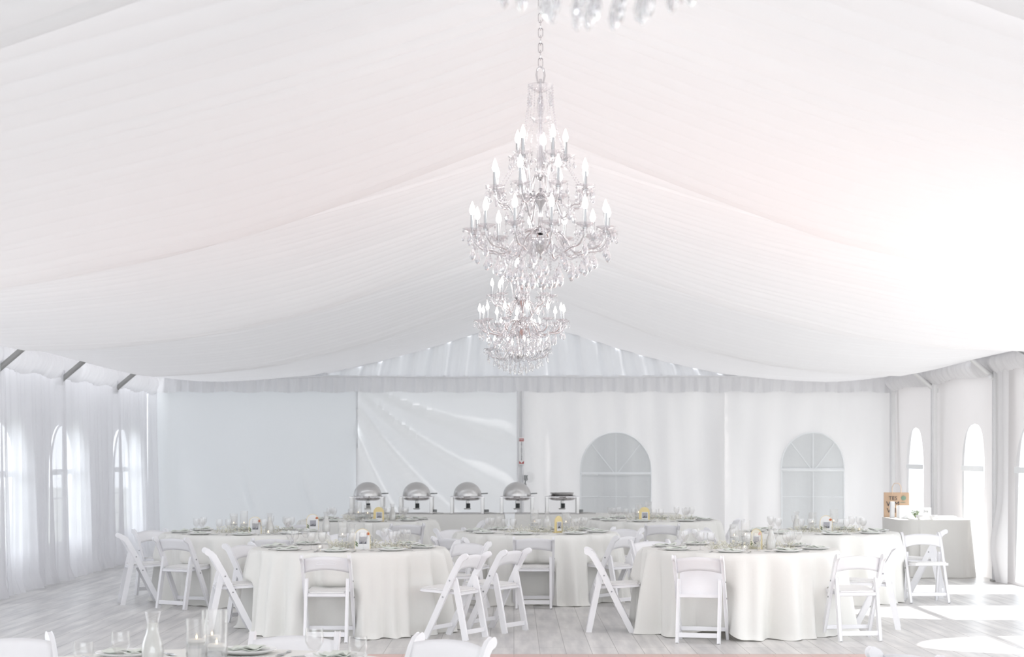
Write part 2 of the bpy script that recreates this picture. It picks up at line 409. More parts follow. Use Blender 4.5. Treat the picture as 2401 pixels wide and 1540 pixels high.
# left side: sheer curtains bay by bay, a pleated valance
BL = [13.0, 20.2, 22.86, 26.0, 28.9]
for k, (ya, yb) in enumerate(zip(BL, BL[1:])):
    def cur(u, v, ya=ya, yb=yb, k=k):
        y_ = lerp(ya, yb, u); z = 2.72*(1-v); e = min(u, 1-u)
        fold = .032*sin(y_*13+1.2*sin(y_*3.1+k)+.5*v)+.03*sin(y_*29+k)+.02*sin(y_*7+v*2)
        pinch = .12*exp(-(e/.05)**2)
        sag = .035*max(0, v-.93)/.07*(1+sin(y_*8))
        return (XL+.07+fold*(.35+.65*v)+pinch*.5+sag+.05*v, y_, max(.012, z))
    o = MB().grid(cur, max(40, int((yb-ya)*34)), 14).build('sheer_curtain', 'sheer', smooth=70)
    w_ = ['outside the photo, nearest the bay left open for fill light', 'at the left edge of the photo, hung over a blurred window',
          'on the left wall, second bay, with a bright window glowing through it', 'on the left wall before the rear corner, narrow window glowing through', ''][k]
    tag(o, 'white sheer curtain '+w_, 'curtain', 'sheer curtains along the left wall')
def vall(u, v):
    y_ = lerp(17, 28.9, u); z = lerp(2.965, 2.61, v)
    d = min(abs(y_-q) for q in BL); puff = .10*sin(pi*min(1, v*1.0))*min(1, d/.25)
    return (XL+.10+puff+.014*sin(y_*31+v)+.01*sin(y_*57), y_, z+.02*sin(y_*5)*v)
struct(MB().grid(vall, 900, 7).build('trim_3', 'valance', smooth=70))
def valr2(u, v):
    y_ = lerp(13.7, 28.9, u); z = lerp(2.975, 2.70-.05*abs(sin(y_*1.01)), v)
    return (XR-.10-.13*sin(pi*v)*(.6+.4*abs(sin(y_*1.01)))-.014*sin(y_*27+v)-.01*sin(y_*49), y_, z)
struct(MB().grid(valr2, 900, 7).build('trim_4', 'liner', smooth=70))

# posts and eave braces
def post(x, y_, lab, w=.11):
    t = thing('tent_post', (x, y_, 0), 0, lab, 'post', 'tent wall posts')
    MB().box(0, 0, 1.42, w*.55, w, 2.84).build('post_profile', 'alu', t, bevel=.006)
    f = MB()
    for s_ in (-1, 1): f.box(-w*.32, s_*w*.30, 1.42, .02, .022, 2.84)
    f.build('keder_track', 'white', t)
    MB().box(0, 0, .012, w*1.1, w*1.5, .024).build('base_plate', 'alud', t)
for y_, lab in ((22.75, 'aluminium tent post on the right wall beyond the nearer sunlit window'), (26.1, 'aluminium tent post on the right wall between the two sunlit windows'), (28.95, 'thin aluminium post in the rear right corner by the brown bag')):
    post(XR-.10, y_, lab)
def brace(x0, z0, x1, z1, y_, lab, m):
    t = thing('eave_brace', (x0, y_, z0), 0, lab, 'brace', 'diagonal eave braces')
    MB().tube([(0, 0, 0), (x1-x0, 0, z1-z0)], .034, 12).build('tube', m, t)
    MB().box(.01*(1 if x1 > x0 else -1), 0, .0, .09, .05, .06).build('clamp', m, t)
    MB().tube([(0, -.05, .03), (0, .05, .03)], .012, 6).build('bolt', 'bolt', t)
for y_, a in ((20.05, 'at the left edge of the photo'), (22.86, 'on the left wall, middle one of three'), (26.0, 'on the left wall nearest the rear corner')):
    brace(XL+.06, 2.555, XL+.62, 3.03, y_, 'grey metal eave brace '+a, 'alud')
for y_, a in ((22.75, 'on the right wall, nearer one, with a small white lamp'), (26.1, 'on the right wall nearest the rear corner')):
    brace(XR-.08, 2.575, XR-.66, 3.06, y_, 'pale metal eave brace '+a, 'alu')
lamp = thing('clip_lamp', (XR-.19, 22.70, 2.63), 0, 'small white clip-on lamp on the right eave brace', 'lamp')
MB().ball((0, 0, 0), .032, 12).build('lamp_head', 'white', lamp)
MB().tube([(0, 0, 0), (.03, .03, .03)], .008, 6).build('stem', 'white', lamp)
tag(MB().tube([(5.83+.1*i, 20.6+.05*i, 2.86-.035*i-.01*i*i*.3) for i in range(6)], .012, 8).build('cable', 'greyplastic'), 'short dark cable hanging from the right eave at the photo edge', 'cable')
# bunched curtain at the right edge
def bunx(u, v):
    y_ = lerp(22.22, 22.66, u); z = 2.72*(1-v); bul = .13*exp(-((z-.45)/.42)**2)+.02
    return (XR-.10-bul*sin(u*pi)-.02*sin(y_*24+v), y_, max(.012, z))
o = MB().grid(bunx, 40, 24).build('gathered_curtain', 'wall', smooth=70); tag(o, 'white curtain gathered and bulging near the floor at the right edge', 'curtain')

# rear pole, sign and fan
t = thing('tent_pole', (.105, YR-.27, 0), 0, 'tall double metal pole standing against the middle of the rear wall', 'pole')
MB().tube([(-.035, 0, .02), (-.035, 0, 2.67)], .022, 12).build('tube', 'white', t)
MB().tube([(.035, 0, .02), (.035, 0, 2.67)], .022, 12).build('tube', 'white', t)
MB().box(0, .02, 1.34, .03, .02, 2.64).build('web', 'alu', t)
MB().box(0, 0, .012, .22, .2, .024).build('base_plate', 'alud', t)
def text(s_, size, m, parent, loc, rot=(pi/2, 0, 0), name='lettering', ext=.0008, al='CENTER', sy=1.0):
    cu = bpy.data.curves.new(name, 'FONT'); cu.body = s_; cu.size = size; cu.extrude = ext; cu.align_x = al; cu.align_y = 'CENTER'; cu.resolution_u = 2
    tmp = bpy.data.objects.new('tmp', cu); C.objects.link(tmp); dg = bpy.context.evaluated_depsgraph_get(); me = bpy.data.meshes.new_from_object(tmp.evaluated_get(dg))
    bpy.data.objects.remove(tmp); me.materials.clear(); me.materials.append(M[m]); me.name = name
    o = bpy.data.objects.new(name, me); C.objects.link(o); o.parent = parent; o.location = loc; o.rotation_euler = rot; o.scale = (1, sy, 1); return o
t = thing('fire_extinguisher_sign', (.125, YR-.312, 1.47), 0, 'narrow white and red fire extinguisher sign on the rear pole', 'sign')
MB().box(0, 0, .215, .095, .01, .45).build('sign_board', 'paper', t, bevel=.006)
MB().box(0, -.007, .40, .075, .003, .045).build('header', 'red', t)
text('FIRE', .038, 'paper', t, (0, -.010, .40)); 
for k, c in enumerate('EXTINGUISHER'): text(c, .03, 'ink', t, (0, -.007, .355-k*.0255))
ar = MB(); ar.prism([(-.038, .01), (.038, .01), (.038, .055), (0, .018), (-.038, .055)], -.009, -.006, 'y'); ar.build('arrow', 'red', t)
t = thing('clip_fan', (.21, YR-.35, 1.26), 0, 'small grey wire cage fan clipped to the rear pole', 'fan')
cg = MB()
for rr, dy in ((.085, 0), (.06, -.02), (.03, -.03), (.085, .03)): cg.tube([(.04+rr*cos(2*pi*k/20), dy, rr*sin(2*pi*k/20)) for k in range(21)], .0025, 5)
for k in range(12): cg.tube([(.04+.02*cos(k*pi/6), -.03, .02*sin(k*pi/6)), (.04+.085*cos(k*pi/6), 0, .085*sin(k*pi/6)), (.04+.085*cos(k*pi/6), .03, .085*sin(k*pi/6))], .0018, 4)
cg.build('cage', 'alu', t); MB().box(-.015, .02, -.01, .06, .06, .09).build('motor', 'greyplastic', t, bevel=.008)
MB().box(-.05, .03, -.12, .09, .03, .03).build('clamp', 'greyplastic', t, bevel=.004); MB().tube([(-.02, .02, -.05), (-.03, .03, -.12)], .01, 8).build('arm', 'greyplastic', t)

# dance floor at the front
t = thing('dance_floor', (0, 0, 0), 0, 'pink wooden dance floor panel across the bottom edge of the photo', 'dance floor')
def rr(x0, y0, x1, y1, r):
    p = []
    for cx, cy, a in ((x1-r, y1-r, 0), (x0+r, y1-r, 90), (x0+r, y0+r, 180), (x1-r, y0+r, 270)):
        p += [(cx+r*cos(radians(a+18*k)), cy+r*sin(radians(a+18*k))) for k in range(6)]
    return p
MB().prism(rr(-2.4, 9.3, 3.0, 14.38, .06), 0, .014, 'z').build('deck', 'dance', t)
o = MB(); A = rr(-2.4, 9.3, 3.0, 14.38, .06); B = rr(-2.46, 9.24, 3.06, 14.44, .14)
n = len(A); o.add([(x, y, .0145) for x, y in A]+[(x, y, .002) for x, y in B], [(i, (i+1) % n, n+(i+1) % n, n+i) for i in range(n)])
o.build('edge_trim', 'alud', t)

# ------------------------------------------------------------------ folding chair
def rail_poly(path, w):
    L_, R_ = [], []
    for i, p in enumerate(path):
        a = path[max(0, i-1)]; c = path[min(len(path)-1, i+1)]; d = Vector((c[0]-a[0], c[1]-a[1])).normalized(); n_ = Vector((-d.y, d.x))*w/2
        L_.append((p[0]+n_.x, p[1]+n_.y)); R_.append((p[0]-n_.x, p[1]-n_.y))
    e = Vector(path[-1]); d = (e-Vector(path[-2])).normalized(); n_ = Vector((-d.y, d.x))*w/2
    cap_ = [tuple(e+n_*cos(pi*k/6)+d*(w/2)*sin(pi*k/6)) for k in range(1, 6)]
    return L_+cap_+R_[::-1]
def chair(raised=False, slot=False):
    t = thing('folding_chair', (0, 0, 0), 0, None, 'chair', 'white folding chairs')
    long_ = [(.195, 0), (.10, .185), (0, .385), (-.085, .56), (-.165, .700), (-.190, .728), (-.222, .742)]
    for s_ in (-1, 1):
        a, b_ = (.196, .222) if s_ > 0 else (-.222, -.196)
        o = MB().prism(rail_poly(long_, .044), a, b_, 'x').build('leg', 'chair', t, bevel=.005)
        for y_, z_ in ((-.066, .525), (.004, .378)): MB().tube([(s_*.2215, y_, z_), (s_*.2265, y_, z_)], .0075, 8).build('bolt', 'bolt', o)
        MB().prism(rail_poly([(-.205, 0), (-.155, .25), (-.105, .49), (-.095, .53)], .042), min(s_*.167, s_*.194), max(s_*.167, s_*.194), 'x').build('leg', 'chair', t, bevel=.005)
    def st(y_, z_, h, th, w=.34, name='stretcher'): MB().box(0, y_, z_, w, th, h).build(name, 'chair', t, bevel=.004)
    st(-.192, .07, .042, .018, .34); st(.150, .095, .038, .016, .395); st(-.118, .405, .03, .02, .34, 'seat_support')
    # backrest: bowed panel with crowned top and arched lower edge
    b_ = MB()
    def bk(u, v, off):
        x = lerp(-.2, .2, u); q = 1-(x/.2)**2
        z = lerp(.598+.030*q, .722+.020*q, v); y_ = -.083-.47*(z-.56)*1.0-.028*q+off
        return (x, y_, z)
    b_.grid(lambda u, v: bk(u, v, 0), 16, 4); b_.build('backrest', 'chair', t, solid=.014)
    if slot:
        s2 = MB(); s2.tube([bk(.5+(.045*cos(2*pi*k/24)+.045*(1 if cos(2*pi*k/24) > 0 else -1))/.4*1.0, .52+.1*sin(2*pi*k/24), -.012) for k in range(25)], .002, 5)
        s2.build('hand_hold', 'chair', t)
    sl = Matrix.Rotation(radians(-3), 3, 'X')
    if not raised:
        s3 = MB(); s3.prism([(-.165, -.175), (.165, -.175), (.19, .0), (.192, .20), (.175, .235), (-.175, .235), (-.192, .20), (-.19, 0)], 0, .026, 'z')
        o = s3.build('seat', 'chair', t, bevel=.006); o.location = (0, .03, .408); o.rotation_euler = (radians(3), 0, 0)
        p_ = MB(); p_.prism([(-.15, -.15), (.15, -.15), (.172, 0), (.172, .19), (.155, .215), (-.155, .215), (-.172, .19), (-.172, 0)], .0262, .040, 'z')
        p_.build('seat_pad', 'pad', o, bevel=.006)
    else:
        s3 = MB(); s3.prism([(-.165, 0), (.165, 0), (.182, .20), (.165, .235), (-.165, .235), (-.182, .20)], 0, .026, 'z')
        o = s3.build('seat', 'chair', t, bevel=.006); o.location = (0, -.06, .39); o.rotation_euler = (radians(68), 0, 0)
        sl_ = MB()
        for x in (-.055, -.01): sl_.box(x, .05, -.0005, .012, .04, .002)
        sl_.build('slot', 'greyplastic', o)
        p_ = MB(); p_.box(0, .13, -.004, .35, .20, .008); p_.build('seat_pad', 'pad', o, bevel=.003)
    return t
CH = chair(); CH2 = chair(slot=True); CH3 = chair(raised=True)
# (x, y, facing angle in degrees from +Y, clockwise positive toward +X, label, prototype)
tables = {
 'near': (-1.29, 7.11, 'nearest table'),
 'L1': (-1.55, 16.62, 'left front table'),
 'R1': (2.10, 16.5, 'right front table'),
 'L2': (-3.02, 19.85, 'leftmost table'),
 'C3': (.25, 19.95, 'middle table'),
 'R2': (3.42, 20.0, 'rightmost table'),
 'L4': (-1.95, 23.6, 'back left table'),
 'C5': (1.83, 23.6, 'back right table'),
}
T = tables
chairs = [
 (-1.63, 15.58, 2, 'seen from behind at the left front table, with a hand slot', CH2, 'L1'),
 (-2.62, 16.36, 76, 'in side view at the left end of the left front table', CH, 'L1'),
 (-2.52, 17.30, 118, 'half hidden at the far left of the left front table', CH, 'L1'),
 (-1.46, 18.0, 182, 'facing the camera behind the left front table', CH, 'L1'),
 (-.52, 15.80, -62, 'in side view at the right end of the left front table', CH, 'L1'),
 (-.16, 16.42, -58, 'second in side view, nearest the aisle between the two front tables', CH, 'L1'),
 (-.55, 17.62, -140, 'behind the right edge of the left front table', CH, 'L1'),
 (1.64, 15.50, 14, 'with its seat folded up at the right front table', CH3, 'R1'),
 (.90, 16.45, 92, 'in side view at the left end of the right front table', CH, 'R1'),
 (3.00, 15.68, -8, 'at the front right corner of the right front table', CH, 'R1'),
 (3.42, 16.72, -78, 'in side view at the right end of the right front table', CH, 'R1'),
 (1.46, 17.95, 160, 'facing the camera behind the left part of the right front table', CH, 'R1'),
 (-4.10, 19.42, 72, 'in side view, leftmost of all the chairs', CH, 'L2'),
 (-3.52, 18.85, 28, 'at the front of the leftmost table, turned to the right', CH, 'L2'),
 (-4.12, 20.55, 138, 'seen from the front behind the leftmost table', CH, 'L2'),
 (-2.60, 18.72, -20, 'between the leftmost and left front tables, only its top showing', CH, 'L2'),
 (.21, 18.92, 0, 'seen from behind at the front of the middle table', CH, 'C3'),
 (-.56, 18.85, 36, 'at the left front of the middle table, behind other chairs', CH, 'C3'),
 (1.08, 19.25, -48, 'seen from behind at the right front of the middle table', CH, 'C3'),
 (1.22, 20.95, -140, 'at the far right of the middle table', CH, 'C3'),
 (1.80, 20.55, -82, 'standing free between the middle and right-hand tables', CH, 'C3'),
 (-.62, 20.75, 140, 'at the far left of the middle table, facing the camera', CH, 'C3'),
 (-1.30, 20.45, 100, 'standing free left of the middle table', CH, 'C3'),
 (-1.85, 19.75, 170, 'behind the large round table, between it and the back row', CH, 'L4'),
 (-1.40, 22.55, -16, 'seen from behind at the back left table', CH, 'L4'),
 (-2.58, 22.5, 28, 'at the left front of the back left table', CH, 'L4'),
 (-.60, 23.6, -84, 'at the right end of the back left table', CH, 'L4'),
 (1.87, 22.52, 0, 'seen from behind at the back right table', CH, 'C5'),
 (2.85, 23.9, -92, 'at the right end of the back right table', CH, 'C5'),
 (2.38, 20.75, 118, 'at the left end of the rightmost table', CH, 'R2'),
 (4.56, 19.62, 178, 'facing the camera at the right end of the rightmost table', CH, 'R2'),
 (4.72, 20.35, -72, 'half hidden behind the one facing us at the rightmost table', CH, 'R2'),
 (-1.08, 8.52, 180, 'facing the camera behind the nearest table, middle one of the bottom edge', CH, 'near'),
 (-.40, 8.36, -148, 'turned left behind the nearest table, right of the goblets', CH, 'near'),
 (-2.36, 8.42, 150, 'with only its back showing in the bottom left corner', CH, 'near'),
 (1.92, 7.97, 57, 'with two curled post tops showing in the bottom right corner', CH, 'near'),
]
for x, y_, a, lab, p, tb in chairs:
    dup(p, (x, y_, 0), radians(-a), 'white folding chair '+lab, 'white folding chairs')

# ------------------------------------------------------------------ round tables: the draped cloths
TH = .76
def round_cloth(key, x, y_, seed, gap=None):
    r_ = random.Random(seed); R0 = .918
    nd = [(c[0]-x, c[1]-y_) for c in chairs if c[5] == key and sqrt((c[0]-x)**2+(c[1]-y_)**2) < 1.32]
    ang = [(atan2(b, a), sqrt(a*a+b*b)) for a, b in nd]
    ks = [(r_.randint(15, 19), r_.uniform(0, 6.28), 1.0), (r_.randint(23, 29), r_.uniform(0, 6.28), .7), (r_.randint(5, 7), r_.uniform(0, 6.28), .45), (r_.randint(33, 40), r_.uniform(0, 6.28), .25)]
    def fold(th):
        s_ = sum(a*(2*abs(sin((k*th+p+.8*sin(2*th+p))/2+(p*0)))**1.6-1 if k % 2 == 0 else sin(k*th+p+.9*sin(3*th+p))) for k, p, a in ks)
        return s_/1.9
    nt_, rows = 288, 26
    vs, fs = [], []
    rad = [0.15, .4, .65, .82, .895]
    for q in rad: vs += [(q*cos(2*pi*i/nt_), q*sin(2*pi*i/nt_), TH) for i in range(nt_)]
    vs += [((R0-.008)*cos(2*pi*i/nt_), (R0-.008)*sin(2*pi*i/nt_), TH-.002) for i in range(nt_)]
    for j in range(1, rows+1):
        t_ = j/rows; z = (TH-.008)*(1-t_)
        for i in range(nt_):
            th = 2*pi*i/nt_; f = fold(th); grow = t_**.62
            rr_ = R0+.006+.135*grow*(.30+f)+.012*t_
            if t_ > .94: rr_ += .02*(t_-.94)/.06*(1+sin(th*23))
            for aa, dd in ang:
                da = (th-aa+pi) % (2*pi)-pi; side = dd*sin(da)
                if abs(da) < 1.0:
                    w = 1/(1+exp((abs(side)-.235)/.018)); tgt = dd-.205*1.0-.03
                    if z < .50:
                        k_ = w*min(1, (.50-z)/.07)
                        if tgt < rr_: rr_ = lerp(rr_, max(tgt, .62), k_)
            zz = max(.006+.004*sin(th*31), z)
            if gap:
                da = (th-gap[0]+pi) % (2*pi)-pi
                lift = gap[2]*exp(-(da/gap[1])**2); zz = zz+lift*t_**2
            vs.append((rr_*cos(th), rr_*sin(th), zz))
    tot = len(rad)+1+rows
    for j in range(tot-1): fs += [(j*nt_+i, j*nt_+(i+1) % nt_, (j+1)*nt_+(i+1) % nt_, (j+1)*nt_+i) for i in range(nt_)]
    fs.append(tuple(range(nt_))[::-1])
    b = MB(); b.add(vs, fs)
    o = b.build('tablecloth', 'cloth', smooth=60); o.location = (x, y_, 0)
    tag(o, 'floor-length ivory cloth on the '+T[key][2], 'tablecloth', 'ivory round tablecloths')
for k, key in enumerate(T):
    x, y_, _ = T[key]
    round_cloth(key, x, y_, 40+k, gap=(radians(-112), .20, .10) if key == 'R1' else None)

# ------------------------------------------------------------------ tableware prototypes (first use keeps the original)
def plate():
    o = MB().lathe([(.001, .004), (.075, .004), (.085, .007), (.128, .019), (.134, .022), (.135, .020), (.126, .014), (.085, .0), (.001, .0)], 40).build('dinner_plate', 'china')
    return tag(o, None, 'plate')
def napkin():
    b = MB()
    def nf(u, v):
        x = lerp(-.042, .042, u); y_ = lerp(-.10, .09, v); z = .010+.006*sin(v*9+u*3)+.010*abs(u-.5)*(1+v)
        return (x*(1+.25*v), y_, z+.012*(v > .8)*(v-.8)*5)
    b.grid(nf, 8, 14); b.T = Matrix.Rotation(.35, 4, 'Z') @ Matrix.Translation((0, 0, .007)); b.grid(nf, 8, 14)
    return tag(b.build('napkin', 'napkin', solid=.004), None, 'napkin')
def goblet(h=.165, r=.038):
    t = thing('water_goblet', (0, 0, 0), 0, None, 'glass')
    out = [(r*.85, 0), (r*.8, .003), (.006, .008), (.0045, h*.30), (.008, h*.40), (r*.62, h*.50), (r*.96, h*.66), (r, h*.8), (r*.93, h)]
    inn = [(r*.90, h), (r*.96, h*.8), (r*.91, h*.67), (r*.55, h*.52), (.001, h*.44)]
    MB().lathe(out+inn, 24).build('bowl', 'glass', t)
    return t
def cutl(kind):
    b = MB()
    if kind == 'fork':
        b.box(0, -.02, .004, .006, .12, .002); b.prism([(-.011, .045), (.011, .045), (.011, .075), (-.011, .075)], .003, .006, 'z')
        for k in range(4): b.box(-.009+.006*k, .09, .0045, .003, .035, .002)
        b.prism([(-.003, .03), (.003, .03), (.011, .046), (-.011, .046)], .003, .006, 'z')
        b.prism([(-.003, -.04), (.003, -.04), (.008, -.075), (.006, -.09), (-.006, -.09), (-.008, -.075)], .003, .006, 'z')
    elif kind == 'knife':
        b.prism([(-.004, -.1), (.004, -.1), (.005, .0), (.009, .03), (.010, .09), (.003, .115), (-.004, .11), (-.004, 0)], .003, .006, 'z')
    return tag(b.build('dinner_'+kind, 'silver', smooth=0, bevel=.001), None, kind)
def cylinder(h=.22, r=.045):
    t = thing('hurricane_candle', (0, 0, 0), 0, None, 'candle')
    MB().lathe([(.001, 0), (r, 0), (r, h), (r-.003, h), (r-.003, .006), (.001, .006)], 28).build('glass_cylinder', 'glass', t)
    MB().lathe([(.001, .08), (r-.012, .08), (r-.006, .095), (r-.012, .106), (.001, .104)], 20).build('floating_candle', 'wax', t)
    MB().lathe([(.001, .008), (r-.0035, .008), (r-.0035, .092), (.001, .092)], 20).build('water', 'vinyl', t)
    MB().ball((0, 0, .114), .0035, 8, 2.2).build('flame', 'flame', t)
    return t
def carafe():
    t = thing('carafe', (0, 0, 0), 0, None, 'carafe')
    o = [(.04, 0), (.045, .01), (.046, .07), (.040, .105), (.027, .14), (.023, .165), (.025, .19), (.033, .225)]
    MB().lathe([(.001, 0)]+o+[(r-.003, z) for r, z in reversed(o)][:-1]+[(.001, .006)], 28).build('glass_bottle', 'glass', t)
    MB().lathe([(.001, .008), (.041, .01), (.0425, .07), (.0365, .104), (.0235, .14), (.0195, .165), (.020, .18), (.001, .18)], 24).build('cloudy_lemonade', 'frost', t)
    return t
def votive():
    t = thing('tealight_votive', (0, 0, 0), 0, None, 'candle')
    MB().lathe([(.001, 0), (.024, 0), (.032, .02), (.028, .045), (.025, .045), (.028, .02), (.001, .006)], 20).build('glass_cup', 'glass', t)
    MB().lathe([(.001, .008), (.022, .008), (.022, .022), (.001, .022)], 16).build('wax', 'wax', t); MB().ball((0, 0, .032), .005, 8, 1.8).build('flame', 'flame', t)
    return t
def arch_card(body='cream', flowers=True):
    t = thing('table_card', (0, 0, 0), 0, None, 'sign')
    w, h = .065, .185; p = [(-w, 0), (w, 0)]+[(w*cos(pi*k/14), h-w+w*sin(pi*k/14)) for k in range(15)]
    MB().prism(p, 0, .006, 'y').build('arch_board', body, t)
    MB().prism([(-w-.004, 0), (-w, 0)]+[(-w*cos(pi*k/14), h-w+w*sin(pi*k/14)) for k in range(15)]+[(w, 0), (w+.004, 0)]+[((w+.004)*cos(pi*k/14), h-w+(w+.004)*sin(pi*k/14)) for k in range(15)], -.001, .008, 'y').build('gold_edge', 'gold', t)
    ph = MB(); ph.box(0.005, -.004, .072, .082, .003, .104); o = ph.build('instant_photo', 'paper', t)
    MB().box(.005, -.0065, .082, .068, .0015, .068).build('picture', 'photo', o)
    f = MB(); 
    for q in range(5): f.tube([(-.022+.012*q, -.0078, .050), (-.022+.012*q+.004, -.0078, .062+.007*(q % 3))], .0035, 5)
    f.build('figures', 'ink', o)
    if flowers:
        fl = MB(); 
        for q in range(7): fl.ball((.048+.010*cos(q*.9), -.006, .142+.008*sin(q*.9)), .006, 6)
        fl.build('orange_flower', 'orange', t)
        lf = MB()
        for q in range(6): lf.ball((-.052+.006*cos(q*2), -.006, .03+.012*q*.6), .006, 6)
        lf.build('leaf_sprig', 'green', t)
    MB().box(0, .02, .004, .10, .05, .008).build('foot', body, t)
    return t
PL, NK, GB, FK, KN, CY, CF, VT = plate(), napkin(), goblet(), cutl('fork'), cutl('knife'), cylinder(), carafe(), votive()
CDw, CDg = arch_card('paper'), arch_card('gold', False)
CDc = arch_card('cream')
Z = TH+.001
ANG = [(270, 'front'), (315, 'right front'), (0, 'right end'), (45, 'right rear'), (90, 'rear'), (135, 'left rear'), (180, 'left end'), (225, 'left front')]
offs = {'L1': -4, 'R1': -16, 'L2': 8, 'C3': -10, 'R2': 4, 'L4': 10, 'C5': -12, 'near': 0}
for key in T:
    cx, cy, nm = T[key]
    for a, side in ANG:
        if key == 'near' and side not in ('right rear', 'rear', 'left rear'): continue
        A_ = radians(a+offs[key]+R.uniform(-3, 3)); 
        if key == 'near': A_ = {'right rear': radians(41), 'rear': radians(81), 'left rear': radians(124)}[side]
        ux, uy = cos(A_), sin(A_); rz = A_-pi/2+pi      # setting faces the centre
        tx, ty = -uy, ux
        where = 'at the %s of the %s' % (side, nm)
        px, py = cx+ux*.70, cy+uy*.70
        dup(PL, (px, py, Z), rz, 'white dinner plate '+where, 'white dinner plates')
        dup(NK, (px, py, Z+.005), rz+R.uniform(-.9, .9), 'folded sage green napkin on the plate '+where, 'sage napkins')
        if key != 'near':
            g_ = dup(GB, (cx+ux*.53+tx*.13, cy+uy*.53+ty*.13, Z), 0, 'outer clear goblet '+where, 'stemmed water goblets')
            if side in ('front', 'left front', 'right front', 'right end', 'left end'):
                dup(GB, (cx+ux*.47+tx*.215, cy+uy*.47+ty*.215, Z), 0, 'inner clear goblet '+where, 'stemmed water goblets')
        dup(FK, (px-tx*.175, py-ty*.175, Z), rz, 'steel fork beside the plate '+where, 'dinner forks')
        dup(KN, (px+tx*.165, py+ty*.165, Z), rz, 'steel knife beside the plate '+where, 'dinner knives')
def pix(px, d, z=Z): return ((px-VX)*d/FOC, d, z)
# near table glasses, candles, carafe
for px, d, l in ((196, 6.72, 'leftmost goblet at the bottom left, cut by the frame'), (283, 7.12, 'goblet between the sage napkin and the carafe, bottom left'),
                 (737, 7.25, 'tall goblet in front of the chair behind the nearest table'), (839, 6.92, 'goblet beside the rear right plate of the nearest table')):
    dup(GB, pix(px, d), 0, 'clear stemmed '+l, 'stemmed water goblets')
dup(CF, pix(358, 7.32), 0, 'glass carafe of cloudy lemonade on the nearest table', 'carafes')
CB = cylinder(.245); CS = cylinder(.19, .044)
dup(CY, pix(497, 7.6), .0, 'glass candle cylinder, middle height, behind the two on the nearest table', 'hurricane candles').scale = (1, 1, .95)
dup(CS, pix(461, 7.40), 0, 'short glass candle cylinder on the nearest table', 'hurricane candles')
dup(CB, pix(508, 7.22), 0, 'tall glass candle cylinder on the nearest table', 'hurricane candles')

def garland(cx, cy, ln, rot, key, n=150):
    r_ = random.Random(int(cx*100)); st = MB(); bl = MB()
    for _ in range(n):
        u = r_.uniform(-.5, .5)*ln; w = r_.gauss(0, .035); x0 = (u, w, 0.004); x1 = (u+r_.gauss(0, .045), w+r_.gauss(0, .04), r_.uniform(.012, .075))
        st.tube([x0, x1], .0012, 3, False)
        for q in range(2): bl.ball((x1[0]+r_.gauss(0, .008), x1[1]+r_.gauss(0, .008), x1[2]+r_.uniform(0, .01)), r_.uniform(.003, .006), 5, 1, 3)
    o = st.build('dried_flower_garland', 'stem', None, smooth=0); o.location = (cx, cy, Z); o.rotation_euler = (0, 0, rot)
    tag(o, 'loose garland of dried baby\'s breath across the '+T[key][2], 'flowers', 'table garlands', 'stuff')
    b2 = bl.build('blossom', 'bloom', o); b2['kind'] = 'stuff'
for key in T:
    if key == 'near': continue
    garland(T[key][0]+(.1 if key != 'L1' else .2), T[key][1]-.15, .80, R.uniform(-.1, .1), key)
cards = [(850, 16.35, CDw, -4, 'white arched table card with orange flower', 'L1'), (598, 19.45, CDw, -5, 'bright white arched table card', 'L2'),
         (733, 20.35, CDw, 8, 'white arched card at the right rear of the leftmost table,', None), (888, 23.05, CDg, 12, 'gold arched table card', 'L4'),
         (1310, 19.75, CDg, 52, 'narrow gold card seen nearly edge-on', 'C3'), (1511, 23.0, CDg, 0, 'gold topped arched table card', 'C5'),
         (1773, 16.35, CDc, -50, 'cream card turned to the right', 'R1'), (1937, 19.85, CDw, -8, 'white arched table card with orange flower', 'R2')]
for px, d, p, a, l, key in cards:
    dup(p, pix(px, d), radians(a), l+(' with a small photo, on the '+T[key][2] if key else ' with a small photo'), 'arched table cards').scale = (1, 1, 1) if key != 'L1' else (1.05, 1.05, 1.0)
for px, d, key in ((826, 16.62, 'L1'), (632, 19.55, 'L2'), (765, 20.0, None), (1283, 20.1, 'C3'), (1808, 16.3, 'R1'), (1868, 20.15, 'R2'), (920, 23.3, 'L4')):
    dup(CF, pix(px, d), 0, 'glass carafe of cloudy lemonade on the '+T[key][2] if key else 'glass carafe at the right edge of the leftmost table, beyond its card', 'carafes')
cyl = [(548, 19.9, CY, 'L2', 'shorter'), (572, 19.75, CB, 'L2', 'taller'), (803, 16.9, CB, 'L1', 'taller'), (864, 17.05, CY, 'L1', 'shorter'), (840, 23.3, CB, 'L4', 'taller'), (862, 23.2, CY, 'L4', 'shorter'),
       (1253, 20.15, CB, 'C3', 'taller'), (1327, 20.2, CY, 'C3', 'shorter'), (1722, 16.85, CY, 'R1', 'shorter'), (1748, 16.95, CB, 'R1', 'taller'), (1497, 23.5, CY, 'C5', 'shorter'), (1520, 23.6, CB, 'C5', 'taller'), (1955, 20.35, CB, 'R2', 'taller'), (1905, 20.3, CY, 'R2', 'shorter')]
for px, d, p, key, w in cyl: dup(p, pix(px, d), 0, 'glass candle cylinder, the %s one on the %s' % (w, T[key][2]), 'hurricane candles')
for px, d, key in ((750, 16.2, 'L1'), (629, 19.3, 'L2'), (2015, 20.0, 'R2'), (1746, 16.2, 'R1')):
    dup(VT, pix(px, d), 0, 'small round glass tealight holder on the '+T[key][2], 'tealight votives')

